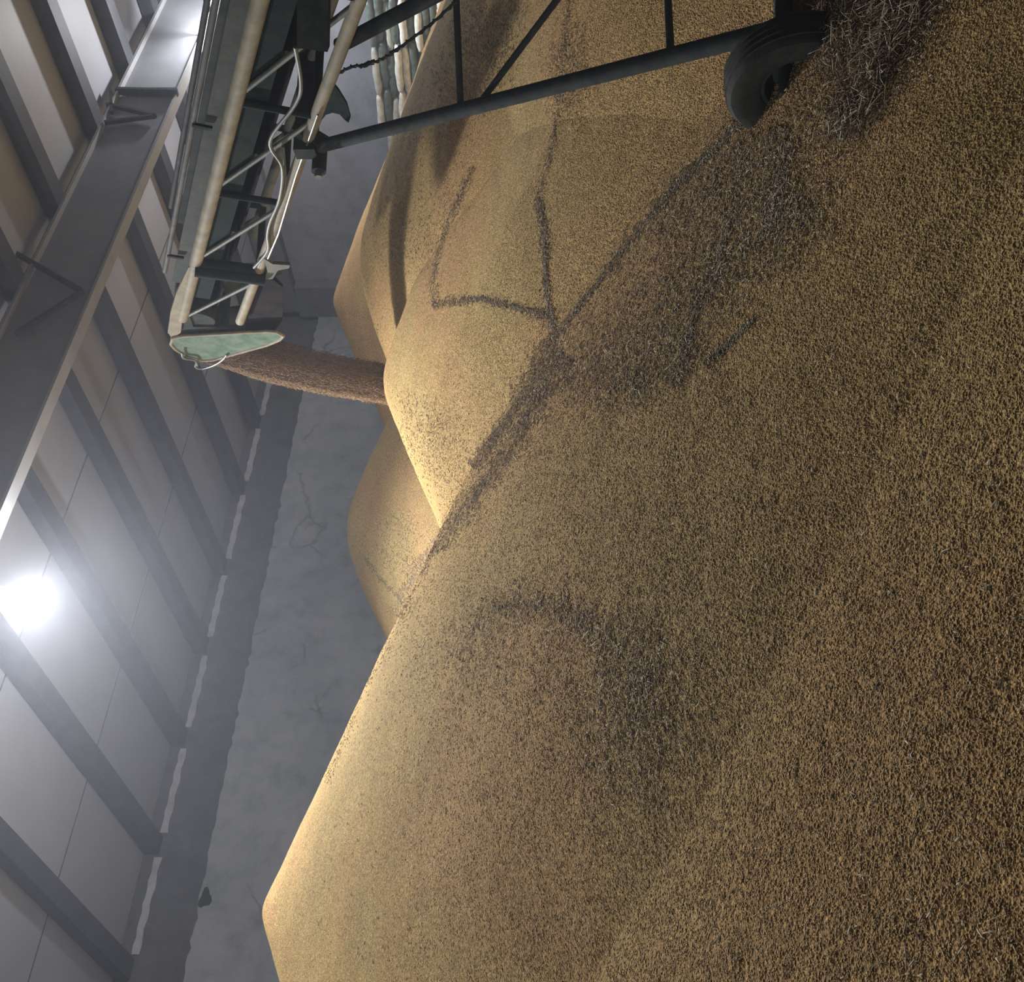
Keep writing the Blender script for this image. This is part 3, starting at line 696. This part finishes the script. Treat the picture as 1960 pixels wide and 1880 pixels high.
# ------------------------------------------------------------------ falling grain
def stream():
    vv = np.array([395, 440, 490, 540, 600, 680, 748.]); lu = np.array([1186, 1173, 1156, 1143, 1131, 1118, 1108.]); ru = np.array([1236, 1238, 1236, 1226, 1209, 1192, 1182.])
    n = 52000; t = rng.random(n)**.92; v_ = 395+t*(752-395)
    l = np.interp(v_, vv, lu); r_ = np.interp(v_, vv, ru)
    a = np.clip(rng.normal(size=n)*.40, -1.05, 1.05); m_ = rng.random(n) < .62; a[m_] = rng.uniform(-1, 1, m_.sum())
    m2 = rng.random(n) < .22; a[m2] = -1+.22*rng.random(m2.sum())      # dense leading edge
    u = (l+r_)/2+a*(r_-l)/2 + rng.normal(size=n)*(.8+1.6*t)
    q = rng.uniform(-1, 1, n)*np.sqrt(np.clip(1-a*a, .02, 1))*.17
    dep = 11.42+.0*t+q
    P = at(u, v_, 1.0)*0 + EYE + ray(u, v_)*dep[:, None]
    v2 = v_+6; dl = np.interp(v2, vv, lu)-l; dr = np.interp(v2, vv, ru)-r_
    P2 = EYE+ray(u+(dl+dr)/2+a*(dr-dl)/2, v2)*dep[:, None]
    D = P2-P; D /= np.linalg.norm(D, axis=1)[:, None]; D += rng.normal(size=(n, 3))*.035; D /= np.linalg.norm(D, axis=1)[:, None]
    Nn = np.tile(-FW, (n, 1)); k = rng.random((n, 1))
    lane = (vnoise(a*40, t*2.2, 1.0, 77)[:, None]+.5)
    k = np.clip(.15*k+.85*lane, 0, 1)
    col = np.array([.26, .17, .10])*(1-k)+np.array([.60, .43, .26])*k
    V, f, c = sticks(P, D, Nn, rng.uniform(.014, .034, n), rng.uniform(.003, .0045, n), col)
    tag(new_obj('falling_grain', V, f, MT['kernel'], None, True, c), 'brown stream of grain pouring from the conveyor hood onto the fresh cone', 'grain', None, 'stuff')
stream()

# ------------------------------------------------------------------ stacked sacks
SY = 20.7
def sack_mesh(L, Dp, H_, seed):
    r_ = np.random.default_rng(seed); nu, nv = 22, 16; v_ = []; f = []
    ph = r_.random(6)*6.28
    for i in range(nu+1):
        a = -1+2*i/nu; e = (1-abs(a)**5)**.30 if abs(a) < 1 else 0
        e = max(e, .55)                         # flat sewn ends
        for j in range(nv):
            t = 2*math.pi*j/nv; c, s_ = math.cos(t), math.sin(t)
            cx = math.copysign(abs(c)**.4, c); cz = math.copysign(abs(s_)**.5, s_)
            wr_ = 1+.035*math.sin(a*9+ph[0]+t*2)+.03*math.sin(a*23+ph[1])*abs(a)
            v_.append((a*L/2, cx*Dp/2*(.75+.25*e)*wr_, H_/2+cz*H_/2*e*wr_+.006*math.sin(a*5+ph[2])))
    for i in range(nu):
        for j in range(nv): p = i*nv+j; q = i*nv+(j+1) % nv; f.append((p, q, q+nv, p+nv))
    f.append(tuple(range(nv))[::-1]); f.append(tuple(nu*nv+j for j in range(nv)))
    me = bpy.data.meshes.new('sack'); me.from_pydata(v_, [], f); me.update()
    me.polygons.foreach_set('use_smooth', np.ones(len(me.polygons), bool)); return me
meshes = {}
for mk in ('sack_dark', 'sack_pale', 'sack_mid'):
    meshes[mk] = []
    for q in range(4):
        me = sack_mesh(.93, .55, .158, hash(mk) % 50 if False else q*7+len(mk)); me.materials.append(MT[mk]); meshes[mk].append(me)
cn = {'sack_dark': 'grey green', 'sack_pale': 'pale cream', 'sack_mid': 'dusty grey'}
OR = ['first', 'second', 'third', 'fourth', 'fifth', 'sixth', 'seventh', 'eighth', 'ninth', 'tenth', 'eleventh', 'twelfth', 'thirteenth', 'fourteenth', 'fifteenth', 'sixteenth', 'seventeenth', 'eighteenth']
rh = .148
for row in range(17):
    z = 4.83-rh*(row+1); off = (.0, .13, -.1, .06)[row % 4]
    for colm in range(7):
        x = -13.71+.96*colm+off+rng.normal()*.02
        if row < (2, 1)[min(colm, 1)] and colm < 2: continue
        mk = rng.choice(['sack_dark', 'sack_pale', 'sack_mid'], p=[.42, .34, .24])
        me = meshes[mk][rng.integers(4)]
        o = bpy.data.objects.new('filled_sack', me); C.objects.link(o)
        o.location = (x, SY+.28+rng.normal()*.05, z); o.rotation_euler = (rng.normal()*.03, rng.normal()*.015, rng.normal()*.05+(math.pi if rng.random() < .5 else 0))
        tag(o, '%s sack in the end wall stack, %s layer down, %s from the left' % (cn[mk], OR[row], OR[colm]), 'sack', 'filled sacks stacked by the end wall')
# unseen added plinth that carries the stack
base_z = 4.83-rh*17
struct('sack_plinth', MB().box(-14.4, -7.3, SY, SY+.6, 0, base_z), MT['floor'])
